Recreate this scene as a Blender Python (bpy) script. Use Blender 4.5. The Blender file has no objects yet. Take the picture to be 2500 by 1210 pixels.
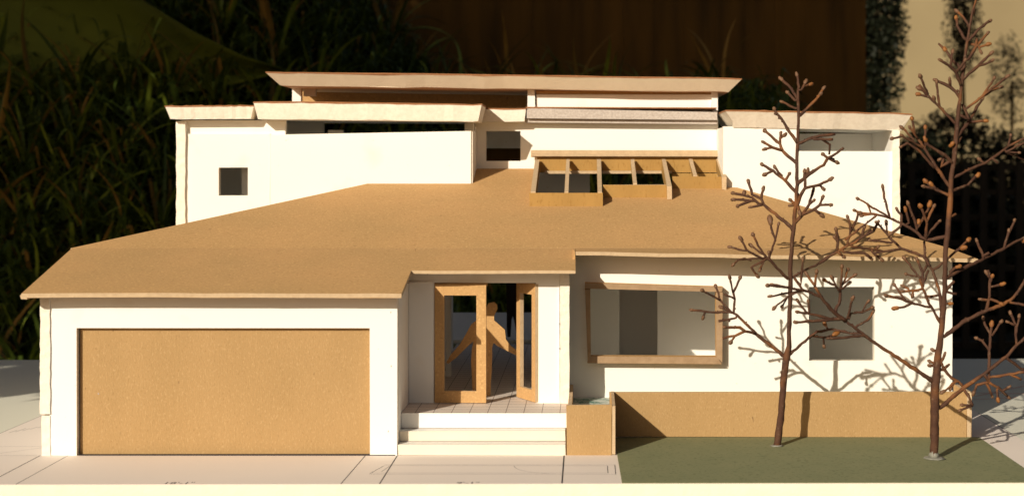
import bpy, bmesh, math, random
from mathutils import Vector, Matrix, noise
R = random.Random(7)
# ------------------------------------------------------------------ scene, camera, light
# All sizes below are written in model feet (1/4 inch = 1 foot); S turns them into metres.
S = 0.00635
CD, CH, FPX = 94.0, 17.43, 3760.0        # camera distance to the garage front, camera height (ft), focal length in photo px
VX, VY = 1430.0, 415.0                   # the point of the photograph straight ahead of the lens
scene = bpy.context.scene
C = scene.collection
cam = bpy.data.cameras.new('camera')
cam.sensor_width = 36.0
cam.lens = 36.0 * FPX / 2500.0
cam.shift_x = -(VX - 1250.0) / 2500.0
cam.shift_y = -(605.0 - VY) / 2500.0
cam.clip_start = 0.01
cam.clip_end = 60.0
cam.dof.use_dof = True
cam.dof.focus_distance = (CD + 10) * S
cam.dof.aperture_fstop = 25.0
camo = bpy.data.objects.new('camera', cam)
camo.location = (0, -CD * S, CH * S)
camo.rotation_euler = (math.radians(90), 0, 0)
C.objects.link(camo)
scene.camera = camo

SUN = Vector((0.58, 1.0, -0.49)).normalized()
world = bpy.data.worlds.new('World')
scene.world = world
world.use_nodes = True
wn = world.node_tree
bg = wn.nodes['Background']
sky = wn.nodes.new('ShaderNodeTexSky')
sky.sky_type = 'NISHITA'
sky.sun_disc = False
sky.sun_elevation = math.asin(-SUN.z)
sky.sun_rotation = math.atan2(-SUN.x, -SUN.y)
sky.dust_density = 3.0
sky.air_density = 1.0
tint = wn.nodes.new('ShaderNodeMix')
tint.data_type = 'RGBA'
tint.blend_type = 'MULTIPLY'
tint.inputs[0].default_value = 1.0
tint.inputs[7].default_value = (1.0, 0.88, 0.78, 1)      # the camera's warm white balance
wn.links.new(sky.outputs[0], tint.inputs[6])
wn.links.new(tint.outputs[2], bg.inputs[0])
bg.inputs[1].default_value = 0.05
sl = bpy.data.lights.new('sun', 'SUN')
sl.energy = 5.0
sl.angle = math.radians(0.55)
sl.color = (1.0, 0.895, 0.72)
so = bpy.data.objects.new('sun', sl)
so.rotation_euler = SUN.to_track_quat('-Z', 'Y').to_euler()
so.location = (-1, -2, 1)
C.objects.link(so)
scene.view_settings.view_transform = 'Standard'
scene.view_settings.look = 'None'
scene.view_settings.exposure = -0.06
scene.view_settings.gamma = 1.0
scene.cycles.max_bounces = 8
scene.cycles.diffuse_bounces = 5

# ------------------------------------------------------------------ helpers
def X(px, y): return (px - VX) * (CD + y) / FPX
def Z(py, y): return CH - (py - VY) * (CD + y) / FPX
def tag(o, label=None, cat=None, group=None, kind=None):
    if label: o['label'] = label
    if cat: o['category'] = cat
    if group: o['group'] = group
    if kind: o['kind'] = kind
    return o
def thing(name, label, cat, loc=(0, 0, 0), group=None):
    o = bpy.data.objects.new(name, None)
    o.empty_display_size = 0.01
    o.location = Vector(loc) * S
    C.objects.link(o)
    return tag(o, label, cat, group)
def base_of(parent):
    v = Vector((0, 0, 0))
    while parent is not None:
        v = v + parent.location
        parent = parent.parent
    return v
def mesh(name, verts, faces, mat, parent=None, label=None, smooth=False, fm=None):
    """verts in feet; one mesh object"""
    off = base_of(parent)
    me = bpy.data.meshes.new(name)
    me.from_pydata([tuple(Vector(v) * S - off) for v in verts], [], faces)
    mats = mat if isinstance(mat, (list, tuple)) else [mat]
    for m in mats: me.materials.append(m)
    if fm: me.polygons.foreach_set('material_index', fm)
    if smooth: me.polygons.foreach_set('use_smooth', [True] * len(me.polygons))
    me.validate()
    me.update()
    o = bpy.data.objects.new(name, me)
    C.objects.link(o)
    o.parent = parent
    if label: o['label'] = label
    return o
JIT = 0.025
def jit(v, a=None):
    a = JIT if a is None else a
    return (v[0] + R.uniform(-a, a), v[1] + R.uniform(-a, a) * .5, v[2] + R.uniform(-a, a))
def hexa(p, j=None):
    """8 points: bottom ring 0-3 then top ring 4-7"""
    v = [jit(q, j) for q in p]
    f = [(0, 3, 2, 1), (4, 5, 6, 7), (0, 1, 5, 4), (1, 2, 6, 5), (2, 3, 7, 6), (3, 0, 4, 7)]
    return v, f
def box(name, x0, x1, y0, y1, z0, z1, mat, parent=None, label=None, j=None, fm=None):
    v, f = hexa([(x0, y0, z0), (x1, y0, z0), (x1, y1, z0), (x0, y1, z0),
                 (x0, y0, z1), (x1, y0, z1), (x1, y1, z1), (x0, y1, z1)], j)
    return mesh(name, v, f, mat, parent, label, fm=fm)
def fbox(name, p0, p1, q0, q1, y0, y1, mat, parent=None, label=None, j=None, fm=None):
    """box whose front face covers photo px p0..p1, q0..q1 (top, bottom) at depth y0"""
    return box(name, X(p0, y0), X(p1, y0), y0, y1, Z(q1, y0), Z(q0, y0), mat, parent, label, j, fm)
def ragged(name, p0, p1, q0, q1, y0, y1, parent, amp=.045, mats=None):
    x0, x1, z0, z1 = X(p0, y0), X(p1, y0), Z(q1, y0), Z(q0, y0)
    n = max(3, int((z1 - z0) / .35)); v, f, fm = [], [], []
    a = b = 0
    for i in range(n + 1):
        z = z0 + (z1 - z0) * i / n
        a = .6 * a + R.uniform(-amp, amp) * .6; b = .6 * b + R.uniform(-amp, amp) * .6
        v += [(x0 + a, y0 + R.uniform(-.02, .02), z), (x1 + b, y0 + R.uniform(-.02, .02), z), (x1 + b * .3, y1, z), (x0 + a * .3, y1, z)]
    for i in range(n):
        k = i * 4
        for c in range(4):
            d = (c + 1) % 4
            f.append((k + c, k + d, k + 4 + d, k + 4 + c)); fm.append(1 if c == 0 else 0)
    f += [(3, 2, 1, 0), (n * 4, n * 4 + 1, n * 4 + 2, n * 4 + 3)]; fm += [1, 1]
    return mesh(name, v, f, mats or [M['board'], M['foam']], parent, fm=fm)
def dense(L, step=1.6, a=.03):
    out = []
    for i in range(len(L)):
        p, q = Vector(L[i]), Vector(L[(i + 1) % len(L)])
        out.append(tuple(p))
        if abs(p.y - q.y) < .01 and abs(p.x - q.x) > 3 and p.y < 9:
            n = int(abs(p.x - q.x) / step)
            for k in range(1, n):
                w = p.lerp(q, k / n); out.append((w.x, w.y + R.uniform(-a, a), w.z + R.uniform(-a, a) * .5))
    return out
def wall(name, x0, x1, z0, z1, y0, y1, holes, mats, parent, label=None, axis='y', j=0.012):
    """board with rectangular holes, no inner seams; raw edge material on every cut edge"""
    xs = sorted({x0, x1} | {h[0] for h in holes} | {h[1] for h in holes})
    zs = sorted({z0, z1} | {h[2] for h in holes} | {h[3] for h in holes})
    xs = [x for x in xs if x0 <= x <= x1]
    zs = [z for z in zs if z0 <= z <= z1]
    # extra cut points along long runs so that cut edges can waver a little
    def solid(i, k):
        if i < 0 or k < 0 or i >= len(xs) - 1 or k >= len(zs) - 1: return False
        cx, cz = (xs[i] + xs[i + 1]) / 2, (zs[k] + zs[k + 1]) / 2
        return not any(h[0] < cx < h[1] and h[2] < cz < h[3] for h in holes)
    vid, verts, faces, fm = {}, [], [], []
    jd = {}
    def V(i, k, s):
        if (i, k, s) not in vid:
            if (i, k) not in jd: jd[(i, k)] = (R.uniform(-j, j), R.uniform(-j, j))
            a, b = xs[i] + jd[(i, k)][0], zs[k] + jd[(i, k)][1]
            d = y0 if s == 0 else y1
            vid[(i, k, s)] = len(verts)
            verts.append((a, d, b) if axis == 'y' else (d, a, b))
        return vid[(i, k, s)]
    for i in range(len(xs) - 1):
        for k in range(len(zs) - 1):
            if not solid(i, k): continue
            faces.append((V(i, k, 0), V(i + 1, k, 0), V(i + 1, k + 1, 0), V(i, k + 1, 0))); fm.append(0)
            faces.append((V(i, k, 1), V(i, k + 1, 1), V(i + 1, k + 1, 1), V(i + 1, k, 1))); fm.append(0)
            for di, dk, a, b in ((-1, 0, (i, k + 1), (i, k)), (1, 0, (i + 1, k), (i + 1, k + 1)), (0, -1, (i, k), (i + 1, k)), (0, 1, (i + 1, k + 1), (i, k + 1))):
                if not solid(i + di, k + dk):
                    faces.append((V(*a, 0), V(*a, 1), V(*b, 1), V(*b, 0))); fm.append(1)
    o = mesh(name, verts, faces, mats, parent, label, fm=fm)
    bm = bmesh.new(); bm.from_mesh(o.data); bmesh.ops.recalc_face_normals(bm, faces=bm.faces); bm.to_mesh(o.data); bm.free()
    return o
def slab(name, top, thick, mats, parent, label=None, inset=0.0, j=0.02):
    """a sheet: polygon of top points (ccw from above), its underside inset; faces: 0 top/bottom, 1 cut edges"""
    n = len(top)
    c = sum((Vector(t) for t in top), Vector()) / n
    verts = [jit(t, j) for t in top]
    for i in range(n):
        t = Vector(top[i])
        p, q = Vector(top[i - 1]), Vector(top[(i + 1) % n])
        d1 = (t - p); d1.z = 0; d1.normalize(); d2 = (q - t); d2.z = 0; d2.normalize()
        n1 = Vector((-d1.y, d1.x, 0)); n2 = Vector((-d2.y, d2.x, 0))
        b = (n1 + n2); b = b / max(0.3, b.dot(n1)) if b.length > 1e-4 else n1
        verts.append((verts[i][0] + b.x * inset, verts[i][1] + b.y * inset, verts[i][2] - thick))
    faces = [tuple(range(n)), tuple(reversed(range(n, 2 * n)))]
    fm = [0, 0]
    for i in range(n):
        k = (i + 1) % n
        faces.append((i, i + n, k + n, k)); fm.append(1)
    return mesh(name, verts, faces, mats, parent, label, fm=fm)

# ------------------------------------------------------------------ materials
def mat(name, base, rough=0.9, var=0.0, vscale=300, dark=None, bump=0.0, bscale=1500, spec=0.2, fibre=None, ramp=(0.35, 0.7), aniso=None):
    m = bpy.data.materials.new(name); m.use_nodes = True
    nt = m.node_tree; p = nt.nodes['Principled BSDF']
    p.inputs['Roughness'].default_value = rough
    p.inputs['Specular IOR Level'].default_value = spec
    tc = nt.nodes.new('ShaderNodeTexCoord')
    src = tc.outputs['Object']
    if aniso:
        mp = nt.nodes.new('ShaderNodeMapping'); mp.inputs['Scale'].default_value = aniso
        nt.links.new(src, mp.inputs[0]); src = mp.outputs[0]
    col = nt.nodes.new('ShaderNodeRGB'); col.outputs[0].default_value = (*base, 1)
    out = col.outputs[0]
    def layer(out, scale, colour, fac, r0, r1, detail=4, distort=0):
        nz = nt.nodes.new('ShaderNodeTexNoise'); nz.inputs['Scale'].default_value = scale; nz.inputs['Detail'].default_value = detail
        nz.inputs['Distortion'].default_value = distort
        nt.links.new(src, nz.inputs['Vector'])
        mr = nt.nodes.new('ShaderNodeMapRange'); mr.inputs[1].default_value = r0; mr.inputs[2].default_value = r1; mr.inputs[3].default_value = 0; mr.inputs[4].default_value = fac
        nt.links.new(nz.outputs['Fac'], mr.inputs[0])
        mx = nt.nodes.new('ShaderNodeMix'); mx.data_type = 'RGBA'
        nt.links.new(mr.outputs[0], mx.inputs[0]); nt.links.new(out, mx.inputs[6]); mx.inputs[7].default_value = (*colour, 1)
        return mx.outputs[2]
    if dark: out = layer(out, vscale, dark, var, ramp[0], ramp[1])
    for fb in (fibre or []): out = layer(out, fb[0], fb[1], fb[2], fb[3], fb[4], 2, fb[5] if len(fb) > 5 else 0)
    nt.links.new(out, p.inputs['Base Color'])
    if bump:
        nz = nt.nodes.new('ShaderNodeTexNoise'); nz.inputs['Scale'].default_value = bscale; nz.inputs['Detail'].default_value = 5
        nt.links.new(src, nz.inputs['Vector'])
        b = nt.nodes.new('ShaderNodeBump'); b.inputs['Strength'].default_value = bump; b.inputs['Distance'].default_value = 0.0003
        nt.links.new(nz.outputs['Fac'], b.inputs['Height']); nt.links.new(b.outputs[0], p.inputs['Normal'])
    return m
M = {}
M['board'] = mat('white_foam_board', (.86, .85, .81), .75, .35, 14, (.81, .79, .74), .08, 900, fibre=[(60, (.72, .66, .56), .35, .62, .80), (420, (.60, .52, .42), .35, .735, .78)])
M['foam'] = mat('cut_foam_edge', (0.864, 0.81, 0.7128), .9, .5, 500, (0.7128, 0.6372, 0.54), .55, 1400)
M['foamtan'] = mat('bounce_tan_foam', (0.88, 0.759, 0.572), .9, .4, 300, (0.792, 0.671, 0.495), .5, 1400)  # foam with a painted tan for bounced light under the top roof
M['stepface'] = mat('step_card', (0.792, 0.72, 0.6), .9, .4, 60, (0.72, 0.648, 0.528), .3, 1000)
M['rawfoam'] = mat('raw_grey_foam_edge', (0.546, 0.4875, 0.442), .85, .8, 900, (0.39, 0.325, 0.286), 1.0, 1100, spec=.5)
kf = [(1100, (0.754, 0.494, 0.221), .60, .54, .74), (700, (0.325, 0.182, 0.065), .50, .58, .74), (2200, (0.338, 0.182, 0.065), .45, .58, .72), (230, (0.208, 0.117, 0.065), .5, .74, .79)]
M['kraft'] = mat('kraft_card', (0.535, 0.3174, 0.138), .92, .6, 28, (0.4324, 0.276, 0.1196), .35, 1500, fibre=kf)
M['kraftv'] = mat('kraft_card_door', (0.4094, 0.2622, 0.1196), .92, .55, 40, (0.3588, 0.23, 0.1012), .5, 1100, fibre=[(1200, (0.552, 0.3772, 0.1932), .5, .55, .78), (1300, (0.2484, 0.1426, 0.0552), .50, .58, .78), (260, (0.1104, 0.0644, 0.0368), .6, .75, .80)], aniso=(1.6, 1.6, .7))
M['kraftedge'] = mat('kraft_card_edge', (0.5643, 0.4232, 0.2693), .95, .5, 500, (0.4232, 0.3013, 0.186), .6, 1500)
M['frame'] = mat('window_frame_card', (0.375, 0.2562, 0.1562), .95, .6, 300, (0.2625, 0.1688, 0.09375), .6, 1100)
M['kraftdark'] = mat('brown_card_layer', (0.338, 0.156, 0.0715), .9, .5, 300, (0.208, 0.091, 0.039), .3, 900)
M['kraftgold'] = mat('kraft_card_skylight', (0.3947, 0.2332, 0.07415), .9, .5, 90, (0.299, 0.1734, 0.05382), .5, 900, fibre=[(1100, (0.2631, 0.1435, 0.03588), .6, .58, .72)], aniso=(1, 1, .35))
M['paper'] = mat('plan_paper', (0.8024, 0.7198, 0.6608), .85, .3, 20, (0.7434, 0.6667, 0.6136), .1, 800)
M['base'] = mat('base_board_card', (0.702, 0.689, 0.598), .85, .3, 12, (0.65, 0.637, 0.546), .08, 600)
M['baseedge'] = mat('base_board_edge', (.88, .86, .70), .9, .5, 160, (.82, .79, .62), .5, 900)
M['lawn'] = mat('green_paper', (0.218, 0.2244, 0.1219), .95, .5, 60, (0.1732, 0.1924, 0.1026), .4, 1500, fibre=[(1500, (0.2565, 0.2437, 0.1283), .6, .55, .72), (700, (0.1091, 0.1283, 0.06413), .6, .56, .70)])
M['ink'] = mat('ink', (.05, .045, .05), .8)
M['inkpale'] = mat('pale_ink', (.42, .37, .35), .8)
M['inkred'] = mat('red_ink', (.70, .38, .33), .8)
M['bark'] = mat('twig_bark', (.085, .040, .023), .75, .8, 260, (.045, .020, .014), .9, 700, spec=.2, fibre=[(90, (.24, .095, .03), .7, .52, .68), (700, (.20, .14, .09), .5, .62, .75)])
M['bud'] = mat('twig_bud', (.15, .075, .035), .6, .6, 500, (.12, .06, .035), .6, 1500, spec=.4)
M['budo'] = mat('orange_twig_bud', (.27, .105, .02), .6, .8, 500, (.16, .06, .02), .6, 1500, spec=.4)
M['glue'] = mat('dried_glue', (.17, .17, .14), .55, .5, 300, (.3, .29, .26), .5, 600, spec=.6)
M['leaf'] = mat('strap_leaf', (0.0675, 0.108, 0.01215), .5, .6, 30, (0.03375, 0.0567, 0.00675), .2, 300, spec=.4)
M['leaf2'] = mat('strap_leaf_light', (0.243, 0.3105, 0.0297), .5, .6, 40, (0.1215, 0.162, 0.0162), .2, 300, spec=.4)
M['leafdry'] = mat('dry_leaf', (0.351, 0.216, 0.04725), .7, .6, 40, (0.1755, 0.0945, 0.02025), .2, 300)
M['broad'] = mat('haze_leaf', (0.1326, 0.1638, 0.0156), .7, .9, 6, (0.0468, 0.0624, 0.00936))
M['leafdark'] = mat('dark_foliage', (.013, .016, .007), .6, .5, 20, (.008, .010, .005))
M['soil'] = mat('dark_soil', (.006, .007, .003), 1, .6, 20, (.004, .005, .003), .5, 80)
M['darkwood'] = mat('dark_stained_timber', (0.1576, 0.078, 0.0135), .8, .9, 5, (0.051, 0.03, 0.0075), .3, 100, aniso=(6, 6, .6))
M['stucco'] = mat('beige_stucco', (0.3208, 0.2576, 0.1458), .95, .7, 1.6, (0.2236, 0.175, 0.0972), .4, 60)
M['black'] = mat('dark_fence_paint', (.014, .012, .009), .7, .5, 10, (.028, .022, .015))
M['figdark'] = mat('dark_card_figure', (.035, .022, .018), .9)
M['table'] = mat('table_wood', (.25, .16, .09), .6, .5, 20, (.16, .1, .05))
def tilemat():
    m = mat('tile_print', (.74, .66, .60), .6, .3, 40, (.66, .59, .53), .05, 500, spec=.4)
    nt = m.node_tree; p = nt.nodes['Principled BSDF']
    old = p.inputs['Base Color'].links[0].from_socket
    tc = nt.nodes.new('ShaderNodeTexCoord')
    sep = nt.nodes.new('ShaderNodeSeparateXYZ'); nt.links.new(tc.outputs['Object'], sep.inputs[0])
    prev = None
    for ax in (0, 1):
        a = nt.nodes.new('ShaderNodeMath'); a.operation = 'PINGPONG'; a.inputs[1].default_value = 1.13 * S / 2
        nt.links.new(sep.outputs[ax], a.inputs[0])
        b = nt.nodes.new('ShaderNodeMath'); b.operation = 'LESS_THAN'; b.inputs[1].default_value = (0.022 if ax == 0 else 0.035) * S
        nt.links.new(a.outputs[0], b.inputs[0])
        if prev is None: prev = b
        else:
            c = nt.nodes.new('ShaderNodeMath'); c.operation = 'MAXIMUM'
            nt.links.new(prev.outputs[0], c.inputs[0]); nt.links.new(b.outputs[0], c.inputs[1]); prev = c
    mx = nt.nodes.new('ShaderNodeMix'); mx.data_type = 'RGBA'
    nt.links.new(prev.outputs[0], mx.inputs[0]); nt.links.new(old, mx.inputs[6]); mx.inputs[7].default_value = (.22, .17, .15, 1)
    nt.links.new(mx.outputs[2], p.inputs['Base Color'])
    return m
M['tile'] = tilemat()
def bedmat():
    m = mat('planter_bed_print', (.62, .66, .60), .8, .95, 130, (.10, .22, .17), .2, 600, fibre=[(500, (.70, .72, .68), .9, .55, .62, 2.0)], ramp=(.42, .58))
    return m
M['bed'] = bedmat()
BD = [M['board'], M['foam']]
KR = [M['kraft'], M['kraftedge']]
KG = [M['kraftgold'], M['kraftedge']]

# ------------------------------------------------------------------ ground, table, base board
g = 420
mesh('ground', [(-900, -400, -120), (1100, -400, -120), (1100, 2400, -120), (-900, 2400, -120)], [(0, 1, 2, 3)], M['soil'])
tag(bpy.data.objects['ground'], kind='structure')
tb = thing('garden_table', 'low wooden garden table under the white base board', 'table', (-7, 20, -120))
box('table_top', -62, 48, -7, 50, -5, -1.25, M['table'], tb)
for x in (-58, 41):
    for y in (-4, 44):
        box('leg', x, x + 3, y, y + 3, -120, -5.02, M['table'], tb)
bb = thing('base_board', 'wide white foam base board that carries the model house', 'base board', (-7, 20, -1.2))
# front edge of the board runs very slightly askew
bz = [(-60, -8.95, -1.2), (46, -8.1, -1.2), (46, 48.5, -1.2), (-60, 47.5, -1.2)]
v = bz + [(a, b, 0.0) for a, b, c in bz]
mesh('board', v, [(0, 3, 2, 1), (4, 5, 6, 7), (0, 1, 5, 4), (1, 2, 6, 5), (2, 3, 7, 6), (3, 0, 4, 7)], [M['base'], M['baseedge']], bb, fm=[0, 0, 1, 1, 1, 1])
def yf(x): return -8.95 + (x + 60) * 0.85 / 106
def sheet(name, pts, z0, z1, m, parent, label=None):
    n = len(pts)
    return mesh(name, [(a, b, z0) for a, b in pts] + [(a, b, z1) for a, b in pts],
                [tuple(reversed(range(n))), tuple(range(n, 2 * n))] + [(i, (i + 1) % n, (i + 1) % n + n, i + n) for i in range(n)], m, parent, label)
sheet('plan_sheet', [(-38.9, yf(-38.9) + .05), (28.2, yf(28.2) + .05), (28.2, 16.6), (27.9, 42), (-38.6, 42), (-38.7, 15)], 0.0, 0.03, M['paper'], bb, 'printed floor plan sheet glued to the base board')
def line(x0, y0, x1, y1, w=.05, m='ink', z=.032):
    d = Vector((x1 - x0, y1 - y0, 0)); n = Vector((-d.y, d.x, 0)).normalized() * w / 2
    return [(x0 + n.x, y0 + n.y, z), (x0 - n.x, y0 - n.y, z), (x1 - n.x, y1 - n.y, z), (x1 + n.x, y1 + n.y, z)]
def lines(name, L, m, parent, z=.034):
    for a in L: mesh(name, line(*a, z=z), [(0, 1, 2, 3)], M[m], parent)
lines('printed_line', [(-33.3, -8.7, -33.3, 0, .06), (-31.6, -8.6, -31.6, 0, .045), (-13.6, -8.5, -13.45, 0, .05), (-11.45, -8.5, -11.5, -.1, .07),
                       (-1.32, -8.35, -1.32, .05, .085), (-38.6, 15.2, -39.0, -2, .035),
                       (-11.9, -3.3, -12.4, -5.6, .04), (-11.55, -3.4, -11.8, -5.0, .035),
                       (1.28, -3.25, 1.28, -5.4, .045), (1.72, -2.9, 1.72, -5.75, .045), (28.15, 16.5, 28.15, 7.6, .05)], 'ink', bb)
arc = [(-1.32 - 2.9 + 2.6 * (1 - math.cos(t)), -3.2 - 2.4 * math.sin(t)) for t in [i * math.pi / 16 for i in range(8)]]
lines('pale_printed_line', [(-11.9, -3.15, 1.28, -3.25, .06), (-11.9, -2.9, 1.72, -2.95, .05), (-12.4, -5.4, 1.28, -5.4, .06), (-12.4, -5.75, 1.72, -5.75, .06), (-36.4, 0.4, -33.6, 3.2, .05), (-38.5, 3.1, -34, 3.1, .05), (-36.5, 0, -33.5, 0, .05)]
      + [(*arc[i], *arc[i + 1], .05) for i in range(7)], 'inkpale', bb)
lines('red_printed_line', [(24.9, 27, 40, 25.5, .16), (30, 24.6, 36, 31, .12), (26, 22, 33, 24, .12)], 'inkred', bb)
def text(body, x, y, h, parent, wx=1.0, rot=0, name='lettering'):
    cu = bpy.data.curves.new('t', 'FONT'); cu.body = body; cu.size = h; cu.extrude = 0
    to = bpy.data.objects.new('t', cu); C.objects.link(to)
    dg = bpy.context.evaluated_depsgraph_get()
    me = bpy.data.meshes.new_from_object(to.evaluated_get(dg))
    bpy.data.objects.remove(to); bpy.data.curves.remove(cu)
    ca, sa = math.cos(rot), math.sin(rot)
    vs = [((v.co.x * wx) * ca - v.co.y * sa + x, (v.co.x * wx) * sa + v.co.y * ca + y, .036) for v in me.vertices]
    fs = [tuple(p.vertices) for p in me.polygons]
    bpy.data.meshes.remove(me)
    return mesh(name, vs, fs, M['ink'], parent)
text("18'-1\"", X(397, -8.4), yf(-23) + .12, .78, bb, .95)
text("9'-1\"", X(1114, -8.2), yf(-7) + .08, .70, bb, 1.0)
lines('faint_pencil_mark', [(X(20 + i * 11, 8), 8.2 + i * .5 + R.uniform(-.3, .3), X(26 + i * 11, 8), 9.2 + i * .5 + R.uniform(-.4, .6), .07) for i in range(7)], 'inkpale', bb)
# lawn sheet
ly = lambda x: yf(x) + .08
sheet('lawn', [(2.02, ly(2)), (25.6, ly(25.6)), (25.6, 6.25), (1.85, 6.25)], .032, .075, M['lawn'], None)
tag(bpy.data.objects['lawn'], kind='structure')

# ------------------------------------------------------------------ the house
H = thing('model_house', 'white foam board and brown card architectural model of a house', 'model house', (-5, 18, 0.03))
ZB = .034
# garage
zt = 10.02
wall('garage_front_wall', X(122, 0), X(970, 0), ZB, zt, 0, .7, [(X(187, 0), X(903, 0), ZB - 1, Z(800, 0))], BD, H)
ragged('garage_side_wall', 97, 121, 712, 1010, -.12, 25.6, H)
ragged('garage_side_wall', 102, 122, 1014, 1112, -.06, 25.6, H)
gd = box('garage_door', X(187, 0) + .08, X(903, 0) - .03, .42, .66, ZB, Z(798, 0), M['kraftv'], H, 'plain brown card garage door set back in its opening', j=.01)
wall('garage_inner_side_wall', .72, 6.05, ZB, 10.1, -12.15, -11.5, [], BD, H, axis='x')
# entry
wall('entry_wall', -11.49, X(1366, 6.1), 1.0, 11.2, 6.1, 6.75, [(X(1060, 6.1), X(1308, 6.1), 1.0, Z(690, 6.1))], BD, H)
ragged('corner_board', 1367, 1390, 655, 985, 5.95, 6.8, H, .02)
wall('entry_return_wall', 6.82, 9.98, ZB, 11.25, -1.75, -1.10, [], BD, H, axis='x')
fbox('entry_wall_panel', 999, 1058, 688, 983, 6.02, 6.095, M['board'], H)
# porch and steps
porch = box('porch_floor', -11.48, -1.13, 1.92, 6.3, 1.40, 2.31, [M['board'], M['tile']], H, 'white card porch with a printed tile grid', fm=[0, 1, 0, 0, 0, 0], j=.008)
SM = [M['board'], M['stepface']]
box('step', -11.48, X(1380, 1), 1.0, 3.0, .74, 1.365, SM, H, fm=[0, 0, 1, 0, 0, 0])
box('step', -11.46, X(1380, .1), .05, 3.0, ZB, .70, SM, H, fm=[0, 0, 1, 0, 0, 0])
box('step', -11.44, X(1380, 1.9), 1.98, 6.0, ZB, 1.385, SM, H, fm=[0, 0, 1, 0, 0, 0])
for a, b, c in ((.04, .70, .12), (.99, 1.37, .16)):
    box('step_joint', -11.4, X(1378, 1), a + .86, a + .93, b - .01, b + .035, M['inkpale'], H, j=.008)
# living room front wall
wall('front_wall', -1.08, X(2325, 10), ZB, 11.8, 10, 10.65,
     [(X(1440, 10), X(1752, 10), Z(872, 10), Z(703, 10)), (X(1975, 10), X(2135, 10), Z(880, 10), Z(700, 10))], BD, H)
wall('end_wall', 10.66, 36, ZB, 11.7, X(2325, 10) - .7, X(2325, 10) - .02, [], BD, H, axis='x')

# main window frame of card, proud of the wall
wf = thing('window', None, None); wf.parent = H; wf.location = Vector((0, 0, 0)); wf.location = Vector((X(1600, 10), 10, 5)) * S - base_of(H)
del_keys = [k for k in wf.keys()]
def fr(name, P, yb0, yb1, p):
    v = [(X(a, yb0), yb0, Z(b, yb0)) for a, b in P[:4]] + [(X(a, yb0), yb1, Z(b, yb0)) for a, b in P[:4]]
    return mesh(name, [jit(q, .012) for q in v], [(0, 1, 2, 3), (7, 6, 5, 4), (0, 4, 5, 1), (1, 5, 6, 2), (2, 6, 7, 3), (3, 7, 4, 0)], [M['frame'], M['kraft']], p, fm=[0, 0, 1, 1, 1, 1])
yw = 9.15
fr('frame_rail', [(1428, 690), (1765, 700), (1762, 712), (1428, 704)], yw, 10.05, wf)
fr('frame_rail', [(1436, 869), (1751, 871), (1763, 888), (1434, 886)], yw, 10.05, wf)
fr('frame_stile', [(1428, 706), (1441, 706), (1443, 868), (1435, 885)], yw, 10.05, wf)
fr('frame_stile', [(1748, 713), (1764, 713), (1764, 886), (1749, 870)], yw, 10.05, wf)
for px, py, y in ((954, 762, 0), (955, 893, 0), (948, 1052, 0), (1044, 668, 6.0), (1366, 790, 5.9), (1366, 850, 5.9), (240, 960, .41), (520, 800, .41)):
    fbox('pin_hole', px - 1.2, px + 1.2, py - 1.8, py + 1.8, y - .012, y + .01, M['inkpale'], H, j=.01)
box('door_gap', X(187, 0) + .1, X(965, 0), -.03, .4, .035, .07, M['ink'], H)
# ---------- roofs of brown card
def zr(y): return 12.15 + (.26 * (y - 10.2) if y > 10.2 else .18 * (y - 10.2))
def pts(L, dz=0): return [(a, b, zr(b) + dz) for a, b in L]
YG, YE, YL = -1.6, 4.04, 7.1
slab('garage_roof', dense([(X(52, YG), YG, zr(YG)), (X(300, YG), YG, zr(YG) + .03), (X(980, YG), YG, zr(YG)), (X(1004, 4.0), 4.0, zr(4.0)), (X(1015, 10.2), 10.2, zr(10.2)), (X(176, 10.2), 10.2, zr(10.2))]), .26, KR, H, 'brown card roof over the garage', j=.006)
slab('entry_roof', dense(pts([(X(1001, YE), YE), (X(1405, YE), YE), (X(1405, YL), YL), (X(1405, YL), 10.19), (X(1016, 10.2), 10.19)])), .2, KR, H, 'brown card roof over the front door', j=.004)
slab('main_roof', pts([(-34.85, 10.21), (-4.05, 10.21), (-4.05, 30.96), (-8.98, 30.96), (-8.98, 26.55), (-17.0, 26.5)]), .22, KR, H, 'large brown card main roof', j=0)
slab('main_roof', pts([(-4.05, 10.21), (24.62, 10.21), (11.75, 25.3), (10.6, 25.45), (10.6, 25.0), (6.3, 25.0), (6.3, 22.7), (1.2, 22.7), (1.2, 20.4), (-4.05, 20.4)]), .22, KR, H, 'large brown card main roof', j=0)
n = 14
v, f, fm = [], [], []
xa, xb, xc, xd = X(1405, YL) + .01, 25.75, 24.62, X(1405, YL) + .01
for i in range(n + 1):
    t = i / n
    zf = 12.08 - .46 * t + .02 * math.sin(i * 1.7)
    a = (xa + (xb - xa) * t, YL, zf); b = (xd + (xc - xd) * t, 10.2, zr(10.2))
    v += [a, b, (a[0], a[1] + .02, a[2] - .24), (b[0], b[1], b[2] - .24)]
for i in range(n):
    k = i * 4
    f += [(k, k + 4, k + 5, k + 1), (k + 2, k + 3, k + 7, k + 6), (k, k + 2, k + 6, k + 4)]; fm += [0, 0, 1]
f += [(0, 1, 3, 2), (n * 4, n * 4 + 2, n * 4 + 3, n * 4 + 1)]; fm += [1, 1]
mesh('front_roof', v, f, KR, H, 'brown card eave over the wide window', fm=fm)
mesh('hip_roof', [(-34.8, 10.4, 12.1), (-34.9, 26.4, 12.1), (-17.1, 26.4, 16.3), (-34.9, 10.3, 11.9), (-34.9, 26.4, 11.9), (-17.1, 26.4, 16.1)], [(0, 2, 1), (3, 4, 5), (0, 3, 5, 2), (1, 2, 5, 4), (0, 1, 4, 3)], M['kraft'], H)
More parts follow.
